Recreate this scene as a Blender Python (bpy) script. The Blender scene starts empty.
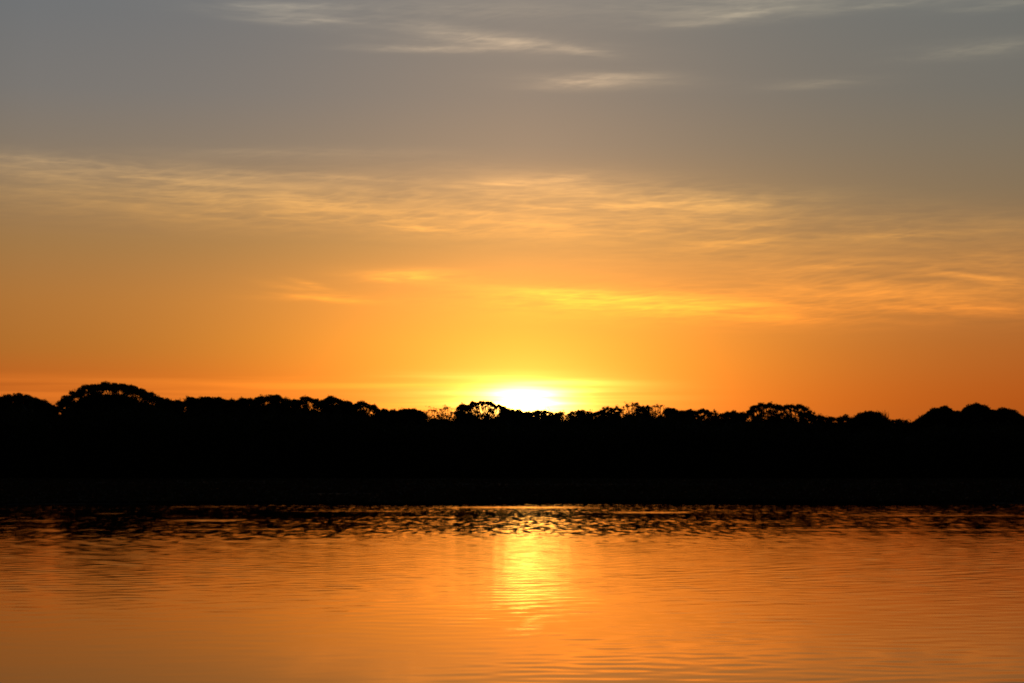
import bpy, math, random
import numpy as np

S = bpy.context.scene
COL = S.collection
R = math.radians

# ------------------------------------------------------------------ camera
CAM_Z = 1.2
LENS = 70.0
W_PX, H_PX = 1024, 683
F = LENS / 36.0 * W_PX                       # focal length in pixels
HORIZON = 476.0                              # eye level in the photograph
PITCH = math.atan((HORIZON - H_PX / 2) / F)
cam = bpy.data.objects.new('camera', bpy.data.cameras.new('camera'))
COL.objects.link(cam)
cam.location = (0, 0, CAM_Z)
cam.rotation_euler = (math.pi / 2 + PITCH, 0, 0)
cam.data.lens = LENS
cam.data.sensor_width = 36
cam.data.clip_start = 0.1
cam.data.clip_end = 30000
S.camera = cam

# ------------------------------------------------------------------ sky
SUN_AZ, SUN_EL = 0.3, 2.14


def lin(c):
    out = []
    for v in c:
        v /= 255.0
        out.append(v / 12.92 if v <= 0.04045 else ((v + 0.055) / 1.055) ** 2.4)
    return tuple(out) + (1.0,)


world = bpy.data.worlds.new('World')
S.world = world
world.use_nodes = True
NT = world.node_tree
NT.nodes.clear()


def nd(t, tree=None, **kw):
    n = (tree or NT).nodes.new(t)
    for k, v in kw.items():
        setattr(n, k, v)
    return n


def wire(tree, a, sock):
    if hasattr(a, 'is_output'):
        tree.links.new(a, sock)
    else:
        sock.default_value = a


def M(op, a, b=None, c=None, tree=None, clamp=False):
    tree = tree or NT
    n = nd('ShaderNodeMath', tree, operation=op, use_clamp=clamp)
    for i, v in enumerate((a, b, c)):
        if v is not None:
            wire(tree, v, n.inputs[i])
    return n.outputs[0]


def V(op, a, b=None, tree=None, scale=None):
    tree = tree or NT
    n = nd('ShaderNodeVectorMath', tree, operation=op)
    wire(tree, a, n.inputs[0])
    if b is not None:
        wire(tree, b, n.inputs[1])
    if scale is not None:
        wire(tree, scale, n.inputs['Scale'])
    return n.outputs['Value'] if op in ('LENGTH', 'DOT_PRODUCT') else n.outputs[0]


def comb(x, y, z, tree=None):
    n = nd('ShaderNodeCombineXYZ', tree)
    for i, v in enumerate((x, y, z)):
        wire(tree or NT, v, n.inputs[i])
    return n.outputs[0]


def noise(vec, scale=1.0, detail=2.0, rough=0.5, tree=None, out=0, dim='3D', distort=0.0):
    n = nd('ShaderNodeTexNoise', tree, noise_dimensions=dim)
    wire(tree or NT, vec, n.inputs['Vector'])
    n.inputs['Scale'].default_value = scale
    n.inputs['Detail'].default_value = detail
    n.inputs['Roughness'].default_value = rough
    n.inputs['Distortion'].default_value = distort
    return n.outputs[out]


def ramp(fac, stops, tree=None, interp='LINEAR'):
    n = nd('ShaderNodeValToRGB', tree)
    wire(tree or NT, fac, n.inputs[0])
    cr = n.color_ramp
    cr.interpolation = interp
    while len(cr.elements) < len(stops):
        cr.elements.new(0.5)
    for e, (p, c) in zip(cr.elements, sorted(stops)):
        e.position = p
        e.color = c
    return n.outputs[0]


def smooth(v, a, b, lo=0.0, hi=1.0, tree=None):
    n = nd('ShaderNodeMapRange', tree, interpolation_type='SMOOTHSTEP')
    wire(tree or NT, v, n.inputs['Value'])
    n.inputs['From Min'].default_value = a
    n.inputs['From Max'].default_value = b
    n.inputs['To Min'].default_value = lo
    n.inputs['To Max'].default_value = hi
    return n.outputs[0]


def mixc(f, a, b, tree=None):
    n = nd('ShaderNodeMix', tree, data_type='RGBA', clamp_factor=False)
    wire(tree or NT, f, n.inputs[0])
    wire(tree or NT, a, n.inputs[6])
    wire(tree or NT, b, n.inputs[7])
    return n.outputs[2]


tc = nd('ShaderNodeTexCoord')
dirn = V('NORMALIZE', tc.outputs['Generated'])
sep = nd('ShaderNodeSeparateXYZ')
NT.links.new(dirn, sep.inputs[0])
EL = M('MULTIPLY', M('ARCSINE', sep.outputs[2]), 180 / math.pi)
AZ = M('MULTIPLY', M('ARCTAN2', sep.outputs[0], sep.outputs[1]), 180 / math.pi)
AE = comb(AZ, EL, 0.0)

HIGH = [(20, (92, 98, 108)), (35, (58, 64, 78)), (60, (34, 38, 48)), (90, (26, 30, 38))]
LEFT = [(0, (160, 72, 24)), (1.5, (188, 92, 28)), (2.75, (186, 92, 29)), (3.7, (172, 104, 41)), (5.1, (170, 112, 54)),
        (6.6, (158, 117, 70)), (8.0, (146, 119, 88)), (9.4, (131, 119, 105)), (10.9, (119, 117, 114)), (13.8, (108, 113, 117))]
CENTRE = [(0, (240, 125, 22)), (2.3, (255, 158, 30)), (3.2, (255, 172, 40)), (4.0, (254, 178, 52)), (5.1, (248, 176, 70)),
          (6.6, (222, 158, 88)), (8.0, (192, 148, 102)), (9.4, (161, 137, 114)), (10.9, (147, 132, 118)), (13.8, (134, 129, 123))]
RIGHT = [(0, (150, 64, 18)), (2.3, (174, 79, 22)), (3.7, (172, 94, 38)), (5.1, (165, 108, 56)), (6.6, (148, 110, 72)),
         (8.0, (130, 111, 86)), (9.4, (122, 112, 96)), (10.9, (113, 111, 104)), (13.8, (108, 112, 111))]


def hot(e, c, centre):
    r, g, b_, a = lin(c)
    if centre and e < 6:                     # brighter than the film could hold
        k = 1 - e / 9
        r, g = r * (1 + 0.75 * k), g * (1 - 0.04 * k)
    return (r, g, b_, a)


elf = M('DIVIDE', EL, 90.0, clamp=True)
cl, cc, cr_ = [ramp(elf, [((e + (-0.06 if 0 < e < 14 else 0)) / 90.0, hot(e, c, t is CENTRE)) for e, c in t + HIGH]) for t in (LEFT, CENTRE, RIGHT)]
side = M('GREATER_THAN', AZ, SUN_AZ)
daz = M('ABSOLUTE', M('SUBTRACT', AZ, SUN_AZ))
edge = mixc(side, cl, cr_)
wgt = M('SUBTRACT', 1.0, M('EXPONENT', M('MULTIPLY', M('POWER', M('DIVIDE', daz, 6.4), 1.6), -1.0)))
base = mixc(wgt, cc, edge)
# the sky gets darker away from the sunset
fall = M('ADD', 0.07, M('MULTIPLY', 0.93, M('EXPONENT', M('MULTIPLY', M('MAXIMUM', M('SUBTRACT', daz, 14.0), 0.0), -1 / 32.0))))
base = V('SCALE', base, scale=fall)


def blob(az, el, sx, sy, tilt=0.0, src=None):
    """soft elongated spot of sky round one direction, sizes in degrees"""
    c, n = math.cos(R(tilt)), math.sin(R(tilt))
    src = src or AE
    u = M('ADD', V('DOT_PRODUCT', src, (c / sx, n / sx, 0)), -(az * c + el * n) / sx)
    w = M('ADD', V('DOT_PRODUCT', src, (-n / sy, c / sy, 0)), (az * n - el * c) / sy)
    q = M('MULTIPLY_ADD', u, u, M('MULTIPLY', w, w))
    return M('POWER', math.exp(-1), q)


# cirrus: long fibres, coarse streaks and broad sheets
warp = V('SCALE', V('SUBTRACT', noise(V('MULTIPLY', AE, (0.11, 0.25, 1)), 1.0, 2.0, 0.5, out=1), (0.5, 0.5, 0.5)), scale=1.3)
AW = V('ADD', AE, V('MULTIPLY', warp, (1.6, 0.36, 0)))
rotn = nd('ShaderNodeVectorRotate', rotation_type='Z_AXIS')
NT.links.new(AW, rotn.inputs['Vector'])
rotn.inputs['Angle'].default_value = R(2.0)
AW = rotn.outputs[0]
fib = noise(V('MULTIPLY', AW, (0.48, 6.4, 1)), 1.0, 4.0, 0.62)
strk = noise(V('ADD', V('MULTIPLY', AW, (0.16, 1.7, 1)), (7.3, 2.1, 0)), 1.0, 3.0, 0.55)
rot2 = nd('ShaderNodeVectorRotate', rotation_type='Z_AXIS')
NT.links.new(V('ADD', AE, V('MULTIPLY', warp, (2.4, 0.9, 0))), rot2.inputs['Vector'])
rot2.inputs['Angle'].default_value = R(-5.0)
feath = noise(V('MULTIPLY', rot2.outputs[0], (0.50, 4.2, 1)), 1.0, 3.0, 0.58)
feath = M('POWER', M('SUBTRACT', 1.0, M('MULTIPLY', M('ABSOLUTE', M('SUBTRACT', feath, 0.5)), 7.0), clamp=True), 1.6)   # thin bright filaments
sheet = noise(V('ADD', V('MULTIPLY', AW, (0.09, 0.55, 1)), (1.7, 9.4, 0)), 1.0, 2.0, 0.5)
tex = M('ADD', M('MULTIPLY', smooth(strk, 0.36, 0.68), 0.62), M('MULTIPLY', smooth(fib, 0.40, 0.63), 0.40))
tex = M('ADD', M('MULTIPLY', tex, 0.80), M('MULTIPLY', feath, 0.34))
tex = M('MULTIPLY', tex, smooth(sheet, 0.28, 0.56, 0.35, 1.0))


def px(x, y):
    return (x - 512) / 34.75, (HORIZON - y) / 34.75


BANDS = [  # x, y, half width, half height (pixels of the 70 mm view, turned to degrees), tilt, strength
    (330, 205, 330, 24, -1.5, 1.00), (90, 178, 210, 12, -2.5, 0.62), (580, 190, 190, 16, -5, 0.80), (640, 214, 130, 10, 4, 0.95),
    (300, 185, 90, 5, -6, 0.6), (430, 212, 150, 8, 2, 0.7), (520, 187, 60, 6, 0, 0.7),
    (860, 262, 220, 36, -4, 0.80), (700, 308, 200, 16, -2, 1.00), (930, 300, 150, 16, -5, 0.70), (980, 245, 120, 22, -3, 0.55),
    (590, 298, 80, 7, -4, 0.8), (410, 277, 60, 7, -1, 0.95), (310, 292, 45, 4, -9, 0.55), (330, 300, 60, 3, -1, 0.55),
    (480, 45, 110, 9, -4, 0.95), (300, 20, 65, 9, -3, 0.8), (600, 83, 75, 8, -1, 0.90), (735, 20, 95, 8, 3, 0.75),
    (850, 8, 240, 12, 1, 0.80), (420, 12, 170, 10, 0, 0.55), (985, 62, 80, 9, 2, 0.35), (820, 90, 60, 6, 2, 0.25),
    (300, 155, 130, 5, 1, 0.35),
]
acc = None
for (x, y, sx, sy, tilt, k) in BANDS:
    a, e = px(x, y)
    m = M('MULTIPLY', blob(a, e, sx / 34.75, sy / 34.75, tilt), k)
    acc = m if acc is None else M('ADD', acc, m)
acc = M('MINIMUM', acc, 1.1)
cloud = M('MULTIPLY', acc, M('ADD', M('MULTIPLY', tex, 1.20), 0.16))
STREAKS = [
    (495, 185, 34, 3.0, -3, .9), (556, 180, 24, 2.5, -6, .9), (606, 208, 56, 2.6, 0, 1.0), (700, 205, 50, 2.4, 3, .8), (755, 206, 16, 1.6, 4, .7),
    (325, 180, 80, 3.0, 1, .6), (265, 201, 80, 4.5, 2, .6), (418, 228, 50, 3.6, 4, .7), (400, 277, 28, 3.4, -2, .9), (310, 286, 20, 2.2, 12, .6),
    (315, 299, 36, 1.8, 5, .5), (737, 244, 44, 3.0, -3, .7), (841, 268, 58, 3.2, -3, .7), (975, 284, 60, 4.0, 9, .85), (650, 303, 95, 6.0, 3, .9),
    (778, 320, 42, 3.4, 3, .6), (945, 314, 72, 3.2, 2, .7), (745, 228, 48, 2.6, -6, .6), (900, 240, 90, 2.4, -2, .45),
    (60, 170, 90, 2.6, 3, .7), (190, 186, 60, 2.6, 4, .5), (620, 232, 60, 2.6, -4, .5),
    (437, 50.5, 72, 2.8, 0, 1.0), (495, 42, 66, 4.0, 7, 1.0), (575, 52, 34, 3.0, 8, .9), (440, 30, 60, 4.0, 6, .5), (295, 25, 48, 2.6, 0, .9),
    (270, 12, 60, 3.0, -2, .5), (598, 82, 52, 4.2, -5, .9), (740, 20, 36, 2.6, -6, .9), (690, 29, 40, 2.4, -3, .5),
    (830, 1, 70, 3.6, -2, 1.0), (700, 3, 80, 3.0, 2, .6), (1000, 22, 50, 3.6, -3, .45), (980, 62, 60, 3.6, -5, .35), (820, 90, 44, 2.6, -3, .3),
    (890, 16, 80, 2.6, -4, .5),
]
sacc = None
AE_W = V('ADD', AE, V('MULTIPLY', warp, (0.5, 0.12, 0)))
for (x, y, sx, sy, tilt, k) in STREAKS:
    a, e = px(x, y)
    m = M('MULTIPLY', blob(a, e, sx / 34.75, sy * 1.25 / 34.75, -tilt, AE_W), k)
    sacc = m if sacc is None else M('MAXIMUM', sacc, m)
wisp = M('MULTIPLY', sacc, M('ADD', M('ADD', 0.22, M('MULTIPLY', smooth(fib, 0.36, 0.60), 0.62)), M('MULTIPLY', feath, 0.35)))
cloud = M('ADD', M('MULTIPLY', cloud, 0.90), M('MULTIPLY', wisp, 1.0))
# low hazy streaks just over the trees
low_tex = smooth(noise(V('MULTIPLY', AE, (0.10, 3.6, 1)), 1.0, 3.0, 0.5), 0.36, 0.66)
low = M('MULTIPLY', M('MULTIPLY', M('ADD', M('MULTIPLY', low_tex, 0.95), 0.10), smooth(EL, 3.0, 2.55)), smooth(AZ, 6.0, -1.0))
tintc = mixc(smooth(EL, 6.5, 10.5), (0.78, 0.60, 0.12, 1), (0.70, 0.56, 0.36, 1))   # golden low down, cream higher up
gain = V('ADD', (1, 1, 1), V('SCALE', tintc, scale=cloud))
gain = V('ADD', gain, V('SCALE', (0.34, 0.40, 0.36), scale=low))
skyc = V('MULTIPLY', base, gain)
# the glow round the sun: forward scatter in the thin cloud and the low sun itself
sa, se = SUN_AZ, SUN_EL
v = V('MULTIPLY', V('SUBTRACT', AE, (sa, se, 0)), (1 / 2.0, 1.0, 0))
r1 = V('LENGTH', v)
halo = M('MULTIPLY', M('EXPONENT', M('MULTIPLY', r1, -1 / 0.85)), 1.25)
halo = M('ADD', halo, M('MULTIPLY', M('EXPONENT', M('MULTIPLY', r1, -1 / 2.4)), 0.30))
near_tex = M('ADD', 0.55, M('MULTIPLY', smooth(noise(V('MULTIPLY', AE, (0.16, 5.2, 1)), 1.0, 2.0, 0.5), 0.36, 0.64), 0.9))
arch = M('MULTIPLY', blob(sa + 0.05, se + 0.62, 2.3, 0.09, -2), 0.7)
core = M('ADD', M('MULTIPLY', blob(sa + 0.1, se + 0.02, 1.1, 0.35), 10.0), M('MULTIPLY', blob(sa - 0.1, se + 0.10, 2.9, 0.50), 0.75))
core = M('ADD', core, arch)
core = M('ADD', core, M('MULTIPLY', blob(sa + 0.03, se + 0.04, 0.70, 0.30), 9.0))      # the veiled disc itself
gl = M('ADD', halo, M('MULTIPLY', core, near_tex))
skyc = V('ADD', skyc, V('SCALE', (1.0, 0.57, 0.11), scale=gl))
bg = nd('ShaderNodeBackground')
NT.links.new(skyc, bg.inputs[0])
bg.inputs[1].default_value = 0.96
nsky = nd('ShaderNodeTexSky', sky_type='NISHITA', sun_disc=False)
nsky.sun_elevation = R(SUN_EL)
nsky.sun_rotation = R(SUN_AZ)
nsky.dust_density = 3.0
nbg = nd('ShaderNodeBackground')
NT.links.new(nsky.outputs[0], nbg.inputs[0])
nbg.inputs[1].default_value = 0.002          # dusk, exposed for the bright sky
addn = nd('ShaderNodeAddShader')
NT.links.new(bg.outputs[0], addn.inputs[0])
NT.links.new(nbg.outputs[0], addn.inputs[1])
wout = nd('ShaderNodeOutputWorld')
NT.links.new(addn.outputs[0], wout.inputs[0])

# ------------------------------------------------------------------ sun
sl = bpy.data.lights.new('sun', 'SUN')
sl.energy = 0.6
sl.color = (1.0, 0.45, 0.12)
sl.angle = R(0.6)
sun = bpy.data.objects.new('sun', sl)
COL.objects.link(sun)
sun.rotation_euler = (math.pi / 2 - R(SUN_EL - 0.9), 0, math.pi - R(SUN_AZ))   # shines from the far bank towards the camera

S.view_settings.view_transform = 'Standard'
S.view_settings.look = 'None'
S.view_settings.exposure = 0
S.view_settings.gamma = 1
S.view_settings.use_curve_mapping = False
S.render.engine = 'CYCLES'
S.cycles.max_bounces = 4
S.cycles.filter_width = 1.9

# ------------------------------------------------------------------ helpers


def tag(o, label, cat, group=None, kind=None):
    o['label'] = label
    o['category'] = cat
    if group:
        o['group'] = group
    if kind:
        o['kind'] = kind
    return o


def mesh_obj(name, verts, faces, material, parent=None, smooth_shade=False):
    """verts (n,3) array, faces (m,k) array"""
    verts = np.asarray(verts, np.float32)
    faces = np.asarray(faces, np.int32)
    me = bpy.data.meshes.new(name)
    me.vertices.add(len(verts))
    me.vertices.foreach_set('co', verts.ravel())
    k = faces.shape[1]
    me.loops.add(faces.size)
    me.loops.foreach_set('vertex_index', faces.ravel())
    me.polygons.add(len(faces))
    me.polygons.foreach_set('loop_start', np.arange(0, faces.size, k, dtype=np.int32))
    if smooth_shade:
        me.polygons.foreach_set('use_smooth', np.ones(len(faces), bool))
    me.update(calc_edges=True)
    me.validate()
    me.materials.append(material)
    o = bpy.data.objects.new(name, me)
    COL.objects.link(o)
    if parent is not None:
        o.parent = parent
    return o


def new_mat(name):
    m = bpy.data.materials.new(name)
    m.use_nodes = True
    t = m.node_tree
    b = t.nodes['Principled BSDF']
    return m, t, b


def ray_z(ypx, D):
    """height at distance D that stands at row ypx of the 70 mm view"""
    return CAM_Z + D * math.tan(PITCH + math.atan((H_PX / 2 - ypx) / F))


def ray_x(xpx, D):
    return (xpx - W_PX / 2) / F * D


# ------------------------------------------------------------------ materials
WK = CAM_Z / 1.8                             # size of the ripples goes with the breadth of the river
def water_material():
    m = bpy.data.materials.new('river_water')
    m.use_nodes = True
    t = m.node_tree
    t.nodes.clear()
    gloss = nd('ShaderNodeBsdfGlossy', t, distribution='BECKMANN')     # water slopes are normally distributed
    deep = nd('ShaderNodeBsdfDiffuse', t)
    deep.inputs['Color'].default_value = (0.010, 0.009, 0.006, 1)
    fres = nd('ShaderNodeFresnel', t)
    fres.inputs['IOR'].default_value = 1.333
    gloss.inputs['Color'].default_value = (1.0, 0.80, 0.66, 1)      # red-brown tint put into the reflection to warm the mirrored sunset
    mixs = nd('ShaderNodeMixShader', t)
    t.links.new(fres.outputs[0], mixs.inputs[0])
    t.links.new(deep.outputs[0], mixs.inputs[1])
    t.links.new(gloss.outputs[0], mixs.inputs[2])
    t.links.new(mixs.outputs[0], nd('ShaderNodeOutputMaterial', t).inputs[0])
    geo = nd('ShaderNodeNewGeometry', t)
    pos = V('SCALE', geo.outputs['Position'], None, t, 1 / WK)
    sp = nd('ShaderNodeSeparateXYZ', t)
    t.links.new(pos, sp.inputs[0])
    X, Y = sp.outputs[0], sp.outputs[1]
    half = (0.5, 0.5, 0.5)
    # capillary ripples too small for the mesh, as slopes
    n1 = V('SUBTRACT', noise(V('MULTIPLY', pos, (2.2, 4.5, 1), t), 1.0, 2.0, 0.55, t, 1), half, t)
    n2 = V('SUBTRACT', noise(V('MULTIPLY', pos, (0.7, 1.8, 1), t), 1.0, 2.0, 0.5, t, 1), half, t)
    patch = noise(V('MULTIPLY', pos, (0.02, 0.05, 1), t), 1.0, 2.0, 0.5, t)
    a1 = M('MULTIPLY', smooth(Y, 18, 40, 0.08, 1.0, t), 0.03, tree=t)
    a1 = M('MULTIPLY', a1, smooth(Y, 68, 78, 1.0, 0.45, t), tree=t)
    a1 = M('MULTIPLY', a1, smooth(patch, 0.35, 0.6, 0.6, 1.1, t), tree=t)
    # wind slicks: long thin streaks lying across the far reach
    SL = []
    for (x0, x1, yp, k, th) in SLICKS:
        D = CAM_Z * F / (yp - HORIZON)
        cx, hw = ray_x((x0 + x1) / 2, D), ray_x((x1 - x0) / 2 + W_PX / 2, D)
        SL.append((cx / WK, D / WK, hw / WK, D * th / (yp - HORIZON) / WK, k))
    wob = M('MULTIPLY', M('SUBTRACT', noise(V('MULTIPLY', pos, (0.06, 0.0, 0), t), 1.0, 2.0, 0.5, t), 0.5, tree=t), 5.0, tree=t)
    pw = V('ADD', pos, comb(0.0, wob, 0.0, t), t)
    acc = None
    for (cx, D, hw, hd, k) in SL:
        q = V('MULTIPLY', V('SUBTRACT', pw, (cx, D, 0), t), (1 / hw, 1 / hd, 0), t)
        q = V('MULTIPLY', q, q, t)
        q = V('DOT_PRODUCT', V('MULTIPLY', q, q, t), (1, 1, 0), t)
        e = M('MULTIPLY', M('EXPONENT', M('MULTIPLY', q, -1.0, tree=t), tree=t), k, tree=t)
        acc = e if acc is None else M('MAXIMUM', acc, e, tree=t)
    # ripples finer than a hand's breadth, far below what one can see, as roughness; cat's-paws vary it
    paw_far = smooth(noise(V('MULTIPLY', pos, (1.7, 0.32, 0), t), 1.0, 3.0, 0.65, t), 0.44, 0.62, 0.0, 1.0, t)
    paw_mid = noise(V('MULTIPLY', pos, (1.2, 0.9, 0), t), 1.0, 3.0, 0.6, t)
    paw_fine = smooth(noise(V('MULTIPLY', pos, (3.6, 0.75, 0), t), 1.0, 1.0, 0.5, t), 0.40, 0.62, 0.25, 1.0, t)
    paw_far = M('MULTIPLY', paw_far, paw_fine, tree=t)
    big = smooth(noise(V('MULTIPLY', pos, (0.035, 0.06, 0), t), 1.0, 2.0, 0.5, t), 0.35, 0.62, 0.0, 1.0, t)
    r_far = M('ADD', 0.066, M('MULTIPLY', M('MULTIPLY', paw_far, M('ADD', 0.35, big, tree=t), tree=t), 0.045, tree=t), tree=t)
    r_mid = M('ADD', 0.074, M('MULTIPLY', paw_mid, 0.07, tree=t), tree=t)
    ysh = M('ADD', Y, M('MULTIPLY', M('SUBTRACT', noise(V('MULTIPLY', pos, (0.10, 0.02, 0), t), 1.0, 3.0, 0.6, t), 0.5, tree=t), 26.0, tree=t), tree=t)
    ysh = M('ADD', ysh, M('MULTIPLY', M('SUBTRACT', noise(V('MULTIPLY', pos, (1.8, 0.33, 0), t), 1.0, 2.0, 0.6, t), 0.5, tree=t), 46.0, tree=t), tree=t)
    XY = M('DIVIDE', X, M('MAXIMUM', Y, 1.0, tree=t), tree=t)
    calm = M('ADD', M('MULTIPLY', smooth(XY, -0.06, -0.19, 0.0, 1.0, t), 1.0, tree=t), M('MULTIPLY', smooth(XY, 0.10, 0.24, 0.0, 1.0, t), 0.45, tree=t), tree=t)   # sheltered reaches
    ysh = M('ADD', ysh, M('MULTIPLY', calm, 9.0, tree=t), tree=t)
    r_mid = M('SUBTRACT', r_mid, M('MULTIPLY', calm, 0.022, tree=t), tree=t)
    f_far = smooth(ysh, 51, 68, 0.0, 1.0, t)
    f_mid = smooth(ysh, 17, 33, 0.0, 1.0, t)
    rgh = M('ADD', 0.055, M('MULTIPLY', f_mid, M('SUBTRACT', r_mid, 0.055, tree=t), tree=t), tree=t)
    rgh = M('ADD', rgh, M('MULTIPLY', f_far, M('SUBTRACT', r_far, rgh, tree=t), tree=t), tree=t)
    rgh = M('ADD', rgh, M('MULTIPLY', acc, 0.075, tree=t), tree=t)
    t.links.new(rgh, gloss.inputs['Roughness'])
    a2 = smooth(Y, 14, 30, 0.006, 0.014, t)
    slope = V('ADD', V('SCALE', n1, None, t, a1), V('SCALE', n2, None, t, a2), t)
    # wavelets of the far reach: short facets tipped towards or away from one
    n3 = M('SUBTRACT', noise(V('MULTIPLY', pos, (3.2, 0.48, 0), t), 1.0, 1.5, 0.6, t), 0.52, tree=t)
    tip = M('MULTIPLY', M('MULTIPLY', n3, f_far, tree=t), M('MULTIPLY', M('ADD', 0.036, M('MULTIPLY', big, 0.036, tree=t), tree=t), M('SUBTRACT', 1.0, M('MULTIPLY', calm, 0.4, tree=t), tree=t), tree=t), tree=t)
    slope = V('ADD', slope, comb(0.0, tip, 0.0, t), t)
    slope = V('MULTIPLY', slope, (0.5, 1.0, 0), t)
    nrm = V('NORMALIZE', V('SUBTRACT', geo.outputs['Normal'], slope, t), None, t)
    t.links.new(nrm, gloss.inputs['Normal'])
    t.links.new(nrm, fres.inputs['Normal'])
    return m


SLICKS = [(172, 246, 520.2, 1.0, 1.0), (96, 126, 513.4, .8, .6), (60, 170, 556.5, .55, 1.4), (395, 460, 503.0, 1.0, .7),
          (445, 590, 507.2, 1.0, 1.2), (300, 420, 511.0, .5, .6), (175, 240, 506.6, .5, .5), (610, 690, 512.3, 1.0, .9),
          (690, 705, 503.0, .7, .6), (790, 815, 503.6, .7, .6), (845, 1030, 515.0, .7, .6), (760, 1030, 529.6, .7, .7),
          (0, 70, 520.5, .6, .7), (0, 60, 525.0, .4, .6), (20, 65, 530.5, .5, 1.0), (150, 330, 529.0, .5, .7), (0, 40, 556.0, .4, .7),
          (60, 170, 542.5, .4, .9), (150, 340, 541.0, .45, 1.2), (320, 345, 510.0, .6, .5), (735, 790, 522.5, .5, .6), (355, 470, 517.0, .5, .6)]
MAT_WATER = water_material()

MAT_GROUND, t, b = new_mat('bank_earth')
n = noise(nd('ShaderNodeNewGeometry', t).outputs['Position'], 0.4, 5.0, 0.6, t)
t.links.new(ramp(n, [(0.3, (0.020, 0.018, 0.011, 1)), (0.7, (0.030, 0.028, 0.015, 1))], t), b.inputs['Base Color'])
b.inputs['Roughness'].default_value = 1.0
b.inputs['Specular IOR Level'].default_value = 0.1


def leaf_material(name, c0, c1, trans=0.3):
    m, t, b = new_mat(name)
    g = nd('ShaderNodeNewGeometry', t)
    rnd = g.outputs['Random Per Island']
    c = ramp(rnd, [(0.0, c0 + (1,)), (1.0, c1 + (1,))], t)
    t.links.new(c, b.inputs['Base Color'])
    b.inputs['Roughness'].default_value = 0.75
    b.inputs['Specular IOR Level'].default_value = 0.15
    tr = nd('ShaderNodeBsdfTranslucent', t)
    t.links.new(c, tr.inputs['Color'])
    mx = nd('ShaderNodeMixShader', t)
    mx.inputs[0].default_value = trans
    t.links.new(b.outputs[0], mx.inputs[1])
    t.links.new(tr.outputs[0], mx.inputs[2])
    t.links.new(mx.outputs[0], t.nodes['Material Output'].inputs[0])
    return m


MAT_LEAF = leaf_material('tree_foliage', (0.030, 0.045, 0.014), (0.060, 0.075, 0.025), 0.25)
MAT_SHRUB = leaf_material('thicket_foliage', (0.028, 0.042, 0.014), (0.055, 0.068, 0.024), 0.15)
MAT_GRASS = leaf_material('grass_blades', (0.034, 0.034, 0.014), (0.050, 0.047, 0.020), 0.2)
MAT_BARK, t, b = new_mat('bark')
n = noise(V('MULTIPLY', nd('ShaderNodeTexCoord', t).outputs['Object'], (6, 6, 1.2), t), 1.0, 5.0, 0.65, t)
t.links.new(ramp(n, [(0.3, (0.030, 0.022, 0.015, 1)), (0.7, (0.085, 0.065, 0.045, 1))], t), b.inputs['Base Color'])
b.inputs['Roughness'].default_value = 0.95
b.inputs['Specular IOR Level'].default_value = 0.1

# ------------------------------------------------------------------ ground: one sheet, river bed, bank and plain
rng = np.random.default_rng(7)


def fbm(x, y, scale, seed):
    """cheap smooth pseudo noise from a few rotated sines"""
    r = np.random.default_rng(seed)
    out = np.zeros_like(x)
    for i in range(9):
        a = r.uniform(0, math.tau)
        k = (0.6 + 0.45 * i) / scale
        out += np.sin((x * math.cos(a) + y * math.sin(a)) * k + r.uniform(0, math.tau)) / (1 + 0.5 * i)
    return out / 2.2


def shore_y(x):
    return 84 + 1.2 * np.sin(x * 0.021 + 1.0) + 0.9 * np.sin(x * 0.07 + 2) + 1.6 * np.sin(x * 0.23 + 1.7 * np.sin(x * 0.09)) + 0.7 * np.sin(x * 0.61 + 1) + np.clip((-x - 8) * 0.10, -3, 8) * -0.6


def ground_z(x, y):
    d = y - shore_y(x)
    up = np.clip(d / 26.0, -1.5, 1)
    z = np.where(up < 0, up * 1.2, 0.35 * up * (2 - up))
    z = z + np.clip(d / 300.0, 0, 1) * 0.3 + np.clip((y - 560) / 3000, 0, 1) * 6
    return z + 0.06 * fbm(x, y, 9.0, 3) * np.clip((d + 10) / 20, 0.1, 1)


def axis(parts):
    return np.unique(np.concatenate([np.linspace(a, b, n) for a, b, n in parts]))


gx = axis([(-9000, -700, 14), (-700, -180, 40), (-180, 180, 150), (180, 700, 40), (700, 9000, 14)])
gy = axis([(-900, 60, 10), (60, 170, 120), (170, 620, 80), (620, 1500, 20), (1500, 16000, 16)])
XX, YY = np.meshgrid(gx, gy)


def grid_faces(ny, nx):
    i = np.arange(ny - 1)[:, None] * nx + np.arange(nx - 1)[None, :]
    return np.stack([i, i + 1, i + 1 + nx, i + nx], -1).reshape(-1, 4)


g = mesh_obj('ground', np.stack([XX, YY, ground_z(XX, YY)], -1).reshape(-1, 3), grid_faces(len(gy), len(gx)), MAT_GROUND, smooth_shade=True)
tag(g, 'dark flat floodplain and low far bank behind the river', 'ground', kind='structure')

# ------------------------------------------------------------------ water: one sheet with real waves in the middle
rows = axis([(12, 30, 200), (30, 80, 520), (80, 155, 420)])
ucol = np.linspace(-1, 1, 600)
wy = np.concatenate([[-900.0, -100.0, 6.0], rows])
U, WY = np.meshgrid(ucol, wy)
WX = U * (3.5 + 0.29 * np.maximum(WY, 6))


def wave_field(x, y, lam0, lam1, n, spread, seed):
    r = np.random.default_rng(seed)
    h = np.zeros_like(x)
    for i in range(n):
        lam = lam0 * (lam1 / lam0) ** r.random()
        a = math.pi / 2 + r.normal(0, spread) + 0.12
        k = math.tau / lam
        h += np.sin((x * math.cos(a) + y * math.sin(a)) * k + r.uniform(0, math.tau)) / k
    return h * math.sqrt(2.0 / n)             # rms slope = 1


def ss(v, a, b):
    q = np.clip((v - a) / (b - a), 0, 1)
    return q * q * (3 - 2 * q)


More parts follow.
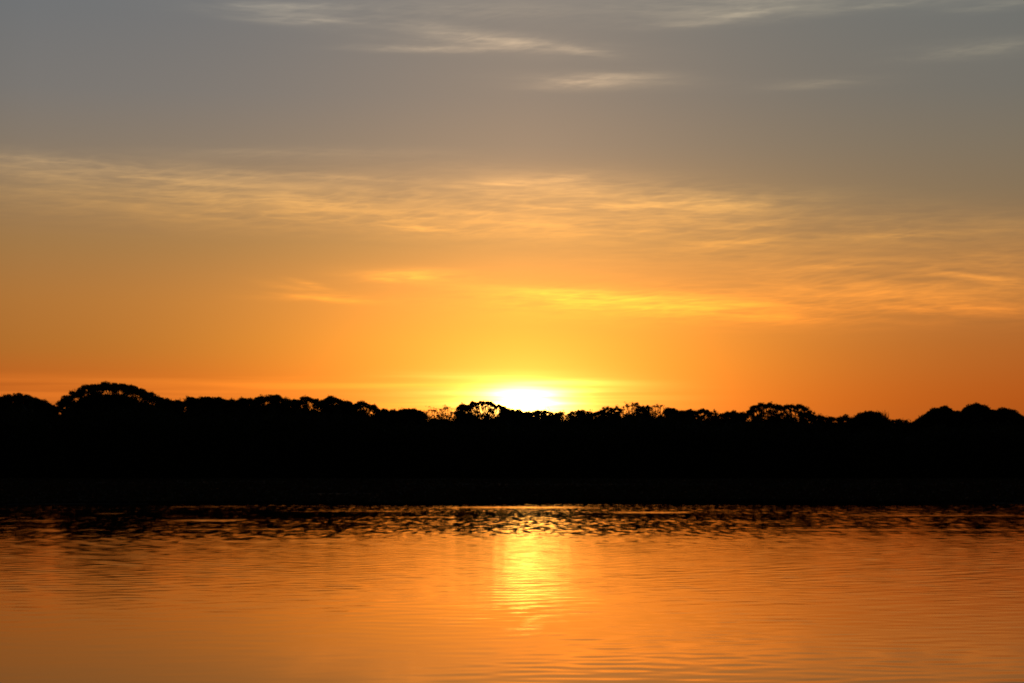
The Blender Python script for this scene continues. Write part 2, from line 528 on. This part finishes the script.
fade = ss(WY, 12, 14) * (1 - ss(WY, 140, 150)) * (1 - ss(np.abs(U), 0.92, 0.99))
patch = 0.5 + 0.5 * np.clip(fbm(WX, WY * 1.6, 11, 11), -1, 1)
gust = 0.5 + 0.5 * np.clip(fbm(WX * 2.0, WY * 0.7, 1.6, 12), -1, 1)
mid_edge = 60 + 2.5 * fbm(WX, WY * 0, 9, 5) + 0.10 * np.clip(-WX - 8, -30, 30) * -1
s_mid = 0.0115 * ss(WY, 17, 34) * (1 - ss(WY, mid_edge - 8, mid_edge + 10)) * (0.75 + 0.4 * patch)
s_near = 0.0100 * (1 - ss(WY, 24, 40)) * (0.06 + 0.94 * ss(WX / np.maximum(WY, 1), -0.10, 0.08)) * (0.6 + 0.6 * patch)
s_far = 0.0035 * ss(WY, mid_edge - 8, mid_edge + 8) * (0.25 + 1.2 * gust ** 1.5)
WZ = s_mid * wave_field(WX, WY, 0.34, 0.85, 44, 0.55, 21) + s_near * wave_field(WX, WY, 0.26, 0.66, 48, 0.42, 22) \
    + s_far * wave_field(WX, WY, 0.6, 1.4, 44, 0.5, 23)
WZ *= fade
verts = np.stack([WX, WY, WZ], -1) * WK
ny, nx = WX.shape
faces = grid_faces(ny, nx)
flat = verts.reshape(-1, 3)
# outer flat wings joined to the same sheet
nv = len(flat)
left_ids = np.arange(ny) * nx
right_ids = left_ids + nx - 1
wl = np.stack([np.full(ny, -6000.0), wy * WK, np.zeros(ny)], -1)
wr = np.stack([np.full(ny, 6000.0), wy * WK, np.zeros(ny)], -1)
lw, rw = nv + np.arange(ny), nv + ny + np.arange(ny)
wing = np.concatenate([np.stack([lw[:-1], left_ids[:-1], left_ids[1:], lw[1:]], -1),
                       np.stack([right_ids[:-1], rw[:-1], rw[1:], right_ids[1:]], -1)])
wobj = mesh_obj('water', np.concatenate([flat, wl, wr]), np.concatenate([faces, wing]), MAT_WATER, smooth_shade=True)
tag(wobj, 'calm river water mirroring the orange sunset sky', 'water', kind='structure')

# ------------------------------------------------------------------ vegetation builders


def leaf_quads(P, size, r, flat=0.0):
    """diamond leaf sprays at points P"""
    n = len(P)
    a = r.normal(size=(n, 3))
    a[:, 2] *= 1 - flat
    a /= np.linalg.norm(a, axis=1)[:, None] + 1e-9
    b_ = np.cross(a, r.normal(size=(n, 3)))
    b_ /= np.linalg.norm(b_, axis=1)[:, None] + 1e-9
    s = (size * r.uniform(0.55, 1.35, n))[:, None]
    w = r.uniform(0.35, 0.6, n)[:, None]
    v_ = np.stack([P - a * s, P + b_ * s * w + a * s * 0.1, P + a * s, P - b_ * s * w + a * s * 0.1], 1)
    return v_.reshape(-1, 3), np.arange(n * 4).reshape(-1, 4)


def tube(points, radii, sides=6):
    points = np.asarray(points, float)
    n = len(points)
    d = np.gradient(points, axis=0)
    d /= np.linalg.norm(d, axis=1)[:, None] + 1e-9
    ref = np.where(np.abs(d[:, 2:3]) > 0.9, np.array([[1.0, 0, 0]]), np.array([[0, 0, 1.0]]))
    s = np.cross(d, ref)
    s /= np.linalg.norm(s, axis=1)[:, None]
    q = np.cross(s, d)
    th = np.linspace(0, math.tau, sides, endpoint=False)
    ring = np.cos(th)[None, :, None] * s[:, None] + np.sin(th)[None, :, None] * q[:, None]
    v_ = points[:, None] + ring * np.asarray(radii)[:, None, None]
    f = []
    for i in range(n - 1):
        for j in range(sides):
            k = (j + 1) % sides
            f.append((i * sides + j, i * sides + k, (i + 1) * sides + k, (i + 1) * sides + j))
    return v_.reshape(-1, 3), np.array(f)


class Mesher:
    def __init__(self):
        self.v, self.f, self.n = [], [], 0

    def add(self, vf):
        v_, f = vf
        self.v.append(np.asarray(v_))
        self.f.append(np.asarray(f) + self.n)
        self.n += len(v_)

    def build(self, name, m, parent=None, smooth_shade=False):
        return mesh_obj(name, np.concatenate(self.v), np.concatenate(self.f), m, parent, smooth_shade)


def curve(p, q, sag, r, n=6, wob=0.0):
    t_ = np.linspace(0, 1, n)[:, None]
    c = (1 - t_) * p + t_ * q
    c[:, 2] += sag * np.sin(np.pi * t_[:, 0])
    if wob:
        c[1:-1] += r.normal(0, wob, (n - 2, 3))
    return c


# the line the treetops draw against the sky: column, row of the top
SKYLINE = np.array([
    (-60, 400), (-30, 397), (0, 396), (8, 394.5), (20, 394), (27, 394.5), (31, 398), (40, 399), (48, 403), (56, 406.5), (60, 402), (63, 399.5), (68, 396), (73, 393),
    (78, 391), (83, 388), (88, 385), (95, 385), (100, 383.5), (110, 383), (118, 384), (126, 384), (132, 386), (138, 388.5), (143, 390),
    (150, 392.5), (156, 395.5), (160, 398), (168, 398), (172, 401), (175, 401.5), (180, 399.5), (185, 403), (188, 396), (195, 398),
    (200, 397), (212, 396.5), (218, 398.5), (223, 399), (230, 400), (238, 400.5), (243, 398.5), (250, 399), (257, 398), (262, 396.5), (268, 395), (273, 394.3),
    (279, 396), (284, 397.5), (290, 398.5), (297, 400), (300, 398), (305, 396.5), (310, 397), (315, 399), (318.5, 402.5), (322, 400), (327, 396.5),
    (332, 395.5), (337, 398), (345, 401), (350, 403), (356, 405), (358, 402), (362, 401), (367, 403), (372, 404.5), (377, 409), (380, 410),
    (385, 409.5), (392, 411), (398, 410), (405, 408.5), (414, 408.5), (420, 410.5), (424, 412), (428, 407.5), (432, 409), (438, 409), (447, 407),
    (452, 410), (456, 410.5), (459, 406), (462, 403.5), (466, 405), (475, 402), (485, 401.5), (493, 402.5), (500, 405.5), (505, 409), (512, 409),
    (520, 411), (526, 412), (532, 411), (540, 410.5), (547, 410), (553, 412), (560, 413.5), (563, 411), (567, 413.5), (576, 410), (582, 410),
    (590, 411), (597, 412), (603, 408.5), (609, 407), (613, 408.5), (617, 407.5), (621, 409), (623, 403), (630, 403), (638, 404), (643, 406.5), (648, 407),
    (655, 405), (660, 404.5), (668, 407.5), (672, 409.5), (685, 411), (689, 410), (697, 410), (702, 409.5), (708, 411), (713, 411), (718, 413), (724, 414),
    (727, 411), (732, 411), (740, 412.5), (747, 413), (750, 408), (753, 405.5), (757, 403.8), (763, 404.5), (770, 403.5), (776, 404), (780, 406.5), (784, 405), (790, 404.5),
    (797, 404), (803, 405.5), (809, 409), (812, 413), (820, 415), (830, 417), (838, 418), (840, 416), (846, 415.5), (850, 418), (857, 415), (862, 412), (870, 411),
    (878, 412.5), (884, 417), (888, 420), (897, 418), (905, 420.5), (914, 422.5), (918, 418), (925, 415), (932, 410), (938, 407), (945, 406.5),
    (950, 409), (958, 412), (964, 409.5), (968, 405), (975, 404), (982, 404.5), (988, 408), (993, 411), (998, 409), (1003, 408.5), (1010, 409), (1016, 413),
    (1020, 416), (1024, 418), (1050, 420), (1090, 416)], float)


def sky_row(x):
    x = np.asarray(x, float)
    rag = 0.9 * np.sin(x * 1.27 + 2 * np.sin(x * 0.31)) + 0.75 * np.sin(x * 2.3 + 1.3 * np.sin(x * 0.53)) + 0.7 * np.sin(x * 0.57 + 1.5 * np.sin(x * 0.13)) + 0.3
    return np.interp(x, SKYLINE[:, 0], SKYLINE[:, 1]) + rag


GROUP = 'trees along the skyline of the far bank'


def make_tree(name, x0, x1, kind, D, label, seed, cat='tree'):
    """a tree whose crown spans columns x0..x1 of the skyline at distance D"""
    r = np.random.default_rng(seed)
    xc = (x0 + x1) / 2
    pxm = D / F                                  # metres per pixel out there
    Wd = (x1 - x0) / 2 * pxm
    bx = ray_x(xc, D)
    bz = float(ground_z(np.array(bx), np.array(float(D))))
    root = bpy.data.objects.new(name, None)
    COL.objects.link(root)
    root.location = (bx, D, bz)
    root.empty_display_size = 1.0
    tag(root, label, cat, GROUP)
    leaves, sizes = [], []
    wood = Mesher()
    ztop = ray_z(float(sky_row(np.linspace(x0, x1, 40)).min()), D) - bz
    fork_z = ztop * (0.62 if kind in ('umbrella', 'arch', 'giant') else 0.5)
    fork = np.array([r.normal(0, 0.15) * Wd, r.normal(0, 0.2) * Wd, fork_z])
    tr = 0.16 + 0.045 * Wd + 0.008 * ztop
    wood.add(tube(curve(np.array([0, 0, -0.3]), fork, 0, r, 7, 0.06 * tr), np.linspace(tr * 1.25, tr * 0.75, 7), 8))

    def top(u, w):
        """height of the crown's upper skin at u (across) and w (in depth), both -1..1"""
        zt = ray_z(float(sky_row(xc + u * (x1 - x0) / 2)), D) - bz
        return zt - (1 - math.sqrt(max(0.0, 1 - w * w * 0.96))) * 0.45 * min(2 * Wd, 7)

    P = dict(dome=(1.0, 0.45, 1.15), lacy=(0.75, 0.40, 0.85), giant=(0.85, 0.30, 1.0), umbrella=(0.75, 0.36, 0.62), arch=(0.75, 0.16, 0.46),
             shrub=(1.15, 0.24, 0.60), twiggy=(0.45, 0.3, 0.42), sparse=(0.6, 0.3, 0.5))[kind]
    dens, layer, rad = P
    n_cl = {'dome': 64, 'lacy': 56, 'giant': 190, 'umbrella': 52, 'arch': 74, 'shrub': 32, 'twiggy': 14, 'sparse': 14}[kind]
    n_cl = int(n_cl * max(0.6, min(1.6, Wd / (3.2 if kind != 'giant' else 12))))
    cl = []
    for i in range(n_cl):
        while True:
            u, w = -1 + 2 * (i + r.uniform(0, 1)) / n_cl, r.uniform(-1, 1)
            if u * u * 0.85 + w * w < 1:
                break
        if i % 2 == 0:
            w *= 0.3
        rr = rad * r.uniform(0.5, 1.3) * min(1.0, 0.35 + Wd / 4.5)
        flat = 0.55 if kind in ('umbrella', 'arch', 'giant', 'sparse') else 0.75
        zt = top(u, w)
        zc = zt - rr * flat * 0.95 - abs(r.normal(0, 0.25)) * layer
        cl.append((np.array([u * (Wd - 0.3 * rr), w * Wd * 0.9, zc]), rr, flat, 1.0))
    if kind in ('dome', 'lacy', 'shrub', 'giant', 'umbrella', 'arch'):    # the body below the top layer
        for i in range(int(n_cl * dict(giant=1.9, umbrella=0.38, arch=0.08).get(kind, 1.6))):
            while True:
                u, w = r.uniform(-1, 1), r.uniform(-1, 1)
                if u * u + w * w < 1:
                    break
            rr = rad * r.uniform(0.8, 1.4) * min(1.0, 0.35 + Wd / 4.5)
            drop = {'dome': 1.5, 'lacy': 1.9, 'shrub': 1.0, 'giant': 3.0, 'umbrella': 1.3, 'arch': 1.2}[kind] * r.uniform(0.75, 2.4)
            zt = top(u * 0.92, w * 0.8)
            cl.append((np.array([u * Wd * 0.9, w * Wd * 0.8, max(zt - drop - rr * 0.6, fork_z * 0.85)]), rr, 0.85, 1.25))
    for k, (c, rr, flat, dd) in enumerate(cl):
        nl = int(230 * dens * dd * rr ** 2) + 14
        q = r.normal(size=(nl, 3))
        q /= np.linalg.norm(q, axis=1)[:, None]
        q *= (r.random(nl) ** 0.45)[:, None] * rr * np.array([1, 1, flat])
        leaves.append(c + q)
        sizes.append(np.full(nl, 0.17 if kind in ('twiggy', 'sparse') else 0.20))
        if k < n_cl and (k % (1 if kind in ('twiggy', 'sparse') else 3) == 0):
            f0 = fork + (c - fork) * r.uniform(0.0, 0.12)
            f0 = np.array([fork[0], fork[1], fork_z * r.uniform(0.86, 1.0)])
            L = np.linalg.norm(c - f0)
            thick = tr * r.uniform(0.14, 0.26)
            path = curve(f0, c, L * r.uniform(-0.03, 0.10), r, 7, 0.035 * L)
            wood.add(tube(path, np.linspace(thick, 0.035, 7), 5))
            for j in range(3):                         # twigs under the spray
                e = c + r.normal(0, 0.55, 3) * rr * np.array([1, 1, 0.5])
                wood.add(tube(curve(path[4], e, 0.1, r, 4, 0.05), np.linspace(0.05, 0.02, 4), 4))
    if kind in ('twiggy',):                           # bare shoots standing above the leaves
        for i in range(9):
            u = r.uniform(-0.9, 0.9)
            e = np.array([u * Wd, r.uniform(-0.5, 0.5) * Wd, top(u, 0) + r.uniform(-0.1, 0.7)])
            s0 = e * np.array([0.7, 0.7, 0]) + np.array([0, 0, e[2] - r.uniform(0.8, 1.4)])
            wood.add(tube(curve(s0, e, 0, r, 5, 0.06), np.linspace(0.04, 0.015, 5), 4))
    for i in range(int(5 + Wd * 7)):                   # ragged outer tips
        u = r.uniform(-1, 1)
        c = np.array([u * Wd * 1.01, r.uniform(-0.5, 0.5) * Wd, top(u, 0) + r.uniform(-0.35, 0.06)])
        leaves.append(c + r.normal(0, 0.20, (6, 3)) * np.array([1.3, 1, 0.7]))
        sizes.append(np.full(6, 0.17))
    P_ = np.concatenate(leaves)
    sz = np.concatenate(sizes)
    v_, f_ = leaf_quads(P_, sz, r, 0.35)
    wood.build('trunk', MAT_BARK, root, True)
    mesh_obj('crown', v_, f_, MAT_LEAF, root)
    return root


def bare_tree(name, x0, x1, ytop, D, label, seed):
    r = np.random.default_rng(seed)
    xc = (x0 + x1) / 2
    Wd = (x1 - x0) / 2 * D / F
    bx = ray_x(xc, D)
    bz = float(ground_z(np.array(bx), np.array(float(D))))
    root = bpy.data.objects.new(name, None)
    COL.objects.link(root)
    root.location = (bx, D, bz)
    tag(root, label, 'tree', GROUP)
    H = ray_z(ytop, D) - bz
    tk, br = Mesher(), Mesher()
    fork = np.array([0, 0, H * 0.72])
    tk.add(tube(curve(np.array([0, 0, -0.3]), fork, 0, r, 6, 0.05), np.linspace(0.2, 0.11, 6), 7))
    for i in range(15):
        u = r.uniform(-1, 1)
        e = np.array([u * Wd, r.uniform(-1, 1) * Wd, H * r.uniform(0.9, 1.0) - abs(u) * 0.4])
        s0 = fork * np.array([1, 1, r.uniform(0.85, 1.0)])
        p = curve(s0, e, 0.15, r, 6, 0.08)
        br.add(tube(p, np.linspace(0.075, 0.028, 6), 4))
        for j in range(3):
            br.add(tube(curve(p[3], p[-1] + r.normal(0, 0.35, 3), 0.05, r, 4, 0.04), np.linspace(0.045, 0.02, 4), 4))
    tk.build('trunk', MAT_BARK, root, True)
    br.build('branches', MAT_BARK, root, True)
    return root


# ------------------------------------------------------------------ the trees one can tell apart, left to right
TREES = [
    # name, x0, x1, kind, distance, label
    ('lacy_tree', -16, 31, 'lacy', 470, 'broad flat-topped tree with a lacy rim, cut by the left edge of the picture'),
    ('round_tree', 26, 58, 'dome', 478, 'smooth rounded tree sloping down into the notch left of the tallest tree'),
    ('spreading_tree', 57, 161, 'giant', 466, 'tallest and widest tree on the bank, a great dome with glowing gaps under its rim'),
    ('small_tree', 154, 186, 'lacy', 474, 'small ragged tree with a feathery tip at the right foot of the tallest tree'),
    ('flat_topped_tree', 185, 221, 'lacy', 468, 'flat-topped tree with a pointed bough sticking out to its left'),
    ('low_tree', 217, 246, 'dome', 476, 'low level-topped tree between the pointed-bough tree and the domed row'),
    ('bushy_tree', 240, 262, 'lacy', 470, 'small bumpy tree leaning on the left side of the hole-speckled dome'),
    ('domed_tree', 254, 301, 'lacy', 464, 'wide domed tree speckled with small sky holes, second tallest on the left half'),
    ('umbrella_tree', 297, 320, 'umbrella', 460, 'little umbrella tree with an arched gap, between two bigger domed trees'),
    ('tufted_tree', 316, 352, 'lacy', 466, 'conical tree topped by one small round tuft'),
    ('low_tree', 342, 360, 'dome', 478, 'low sloping tree on the right shoulder of the tufted tree'),
    ('leaning_tree', 354, 379, 'umbrella', 460, 'layered tree leaning right above a steep drop in the skyline'),
    ('small_tree', 373, 396, 'lacy', 470, 'tiny gappy tree at the foot of the leaning layered tree'),
    ('round_tree', 391, 425, 'dome', 468, 'low smooth dark dome standing alone against yellow sky'),
    ('spiky_bush', 421, 436, 'twiggy', 462, 'spiky sparse bush just right of the low smooth dome'),
    ('twiggy_bush', 434, 458, 'twiggy', 464, 'thin bush of bare shoots left of the arched tree'),
    ('knobbly_tree', 455, 473, 'lacy', 462, 'dense knobbly little tree joined to the left end of the arched tree'),
    ('arched_tree', 463, 509, 'arch', 458, 'arched see-through tree with a big bright window, left of the sun'),
    ('round_tree', 501, 530, 'dome', 472, 'low rounded tree directly below the white sun glow'),
    ('bumpy_tree', 524, 563, 'shrub', 470, 'low bumpy tree on the right half of the white sun glow'),
    ('crooked_bush', 559, 570, 'twiggy', 464, 'tiny crooked bush leaning right beside the sun glow'),
    ('knobbly_bush', 568, 600, 'shrub', 468, 'long knobbly row-topped bush right of the sun glow'),
    ('pointed_tree', 597, 613, 'shrub', 466, 'small pointed tree where the yellow sky turns orange'),
    ('pointed_tree', 610, 622, 'shrub', 470, 'narrow small tree left of the open tuft-headed tree'),
    ('open_tree', 620, 641, 'sparse', 460, 'thin open tree with tiny leaf tufts on bare stems'),
    ('small_tree', 636, 650, 'shrub', 470, 'small dark tree between the two open tufted trees'),
    ('open_tree', 645, 671, 'sparse', 462, 'ragged open-crowned tree with twiggy tufts, wider than the tuft-headed one beside it'),
    ('low_tree', 666, 693, 'dome', 476, 'long low tree right of the ragged open-crowned tree'),
    ('umbrella_tree', 690, 711, 'umbrella', 466, 'small flat umbrella tree rising little above the level skyline'),
    ('small_tree', 707, 723, 'shrub', 472, 'small sloping bush right of the small flat umbrella tree'),
    ('flat_topped_tree', 722, 747, 'lacy', 468, 'low flat-topped tree with a hooked tip just left of the tall umbrella pair'),
    ('umbrella_tree', 745, 783, 'umbrella', 456, 'tall umbrella tree with airy boughs, left one of the touching pair'),
    ('umbrella_tree', 776, 813, 'umbrella', 459, 'tall umbrella tree with bare trunk gaps, right one of the touching pair'),
    ('small_tree', 808, 832, 'shrub', 468, 'small scrubby tree trailing off right of the umbrella pair'),
    ('leaning_tree', 828, 852, 'shrub', 466, 'low tree with one flat leaning bough left of the dark dome'),
    ('round_tree', 849, 887, 'dome', 462, 'solid dark dome standing alone between the umbrella pair and the big right-hand trees'),
    ('scrub', 885, 915, 'shrub', 468, 'low spiky scrub in the lowest dip of the skyline'),
    ('rising_tree', 912, 934, 'dome', 470, 'tree rising from the lowest dip on the left flank of the big right-hand trees'),
    ('leafy_tree', 922, 960, 'dome', 464, 'broad leafy tree, leftmost of the three big domes near the right edge'),
    ('leafy_tree', 953, 995, 'dome', 460, 'tallest of the three big leafy domes near the right edge'),
    ('leafy_tree', 990, 1021, 'dome', 463, 'round leafy tree, rightmost of the three big domes near the right edge'),
    ('round_tree', 1012, 1052, 'dome', 472, 'low tree sloping down, cut by the right edge of the picture'),
]
for i, (nm, x0, x1, kind, D, lab) in enumerate(TREES):
    make_tree(nm, x0, x1, kind, D, lab, 100 + i, 'bush' if 'bush' in nm or nm == 'scrub' else 'tree')
bare_tree('bare_tree', 881, 890, 410.5, 456, 'thin leafless sapling at the right side of the solid dark dome', 77)

# ------------------------------------------------------------------ the thicket: one black mass below the skyline
LOW = SKYLINE.copy()


def thicket_row(x):
    """row of the thicket's own top: below everything that shows sky through it"""
    xs = np.clip(x, -40, 1070)
    solid = np.where((xs > 500) & (xs < 748), 1.6, 0.0)      # the low growth by the sun stands closer
    w = np.max([sky_row(xs + k) for k in (-5, -2, 0, 2, 5)], axis=0) + 2.8 - solid + 1.2 * np.sin(xs * 0.9 + 2 * np.sin(xs * 0.23))
    for a, b_, y in ((66, 150, 398), (476, 504, 412.5), (622, 639, 407.5), (650, 667, 408), (748, 811, 413.5), (302, 316, 402.5), (358, 376, 406), (692, 710, 412)):
        w = np.where((xs > a) & (xs < b_), np.maximum(w, y), w)
    return w


tr_ = np.random.default_rng(5)
TH = Mesher()
bushes = []
for D in (440, 450, 462, 474, 486, 500):
    x = -330.0
    while x < 1360:
        rr = tr_.uniform(1.3, 2.6)
        bushes.append((x + tr_.uniform(-4, 4), D + tr_.uniform(-5, 5), rr))
        x += rr * 3.0
ico_v = None
for (xp, D, rr) in bushes:
    inside = -60 < xp < 1084
    y_top = float(thicket_row(np.array(xp))) + (0 if inside else 6 * math.sin(xp * 0.05) + 3 * math.sin(xp * 0.17))
    front = (D < 456)
    X = ray_x(xp, D)
    gz = float(ground_z(np.array(X), np.array(float(D))))
    zt = ray_z(y_top + (tr_.uniform(6, 16) if front else tr_.uniform(0, 3)), D)
    hh = zt - gz
    z = gz
    # stacked leafy sprays up the whole height, clumped
    nlev = 5
    for k in range(nlev):
        cz = gz + hh * (k + 0.6) / nlev
        cr2 = rr * tr_.uniform(0.9, 1.2)
        ch = hh / nlev * 0.75
        if cz + ch * 0.9 > zt:
            cz = zt - ch * 0.9
        nl = 85 if inside else 30
        q = tr_.normal(size=(nl, 3))
        q /= np.linalg.norm(q, axis=1)[:, None]
        q *= (tr_.random(nl) ** 0.4)[:, None] * np.array([cr2 * 1.15, cr2, ch])
        TH.add(leaf_quads(np.array([X, D, cz]) + q, np.full(nl, 0.29 if inside else 0.6), tr_, 0.2))
# woody hearts of the bushes, so that no sky leaks through low down
th = np.linspace(0, math.tau, 9)[:-1]
for (xp, D, rr) in bushes:
    if D < 456:
        continue
    X = ray_x(xp, D)
    gz = float(ground_z(np.array(X), np.array(float(D))))
    y_top = float(thicket_row(np.array(xp)))
    h_ = ray_z(y_top + 5, D) - gz
    prof = np.array([(0.75, -0.3), (1.0, 0.25), (0.95, 0.6), (0.6, 0.86), (0.15, 0.97)])
    ring = [np.stack([X + np.cos(th) * rr * a * (1 + 0.18 * np.sin(3 * th + xp)), D + np.sin(th) * rr * a, np.full(8, gz + h_ * q)], -1) for a, q in prof]
    v_ = np.concatenate(ring)
    f_ = [(i * 8 + j, i * 8 + (j + 1) % 8, (i + 1) * 8 + (j + 1) % 8, (i + 1) * 8 + j) for i in range(4) for j in range(8)]
    TH.add((v_, np.array(f_)))
o = TH.build('riverside_thicket', MAT_SHRUB)
tag(o, 'black mass of dense bushes under the treetops along the whole far bank', 'thicket', kind='stuff')

# ------------------------------------------------------------------ grass on the bank and the plain
n = 190000
d = rng.random(n) ** 2.0 * 330
gys = 84 + d
gxs = rng.uniform(-1, 1, n) * (0.31 * gys + 6)
gys = gys + shore_y(gxs) - 84 + 0.6
keep = fbm(gxs, gys, 5.0, 31) > -0.9
gxs, gys = gxs[keep], gys[keep]
n = len(gxs)
gz = ground_z(gxs, gys) - 0.03
hgt = rng.uniform(0.06, 0.22, n) * (0.8 + 0.4 * fbm(gxs, gys, 12.0, 32))
wid = rng.uniform(0.05, 0.14, n) * (0.6 + gys / 160)
ang = rng.uniform(0, math.pi, n)
lean = rng.normal(0, 0.15, (n, 2))
c, s_ = np.cos(ang) * wid, np.sin(ang) * wid
p0 = np.stack([gxs - c, gys - s_, gz], -1)
p1 = np.stack([gxs + c, gys + s_, gz], -1)
p2 = np.stack([gxs + c * 0.3 + lean[:, 0], gys + s_ * 0.3 + lean[:, 1], gz + hgt], -1)
p3 = np.stack([gxs - c * 0.3 + lean[:, 0], gys - s_ * 0.3 + lean[:, 1], gz + hgt * 0.95], -1)
o = mesh_obj('bank_grass', np.stack([p0, p1, p2, p3], 1).reshape(-1, 3), np.arange(n * 4).reshape(-1, 4), MAT_GRASS)
tag(o, 'dark rough grass covering the low far bank between water and trees', 'grass', kind='stuff')
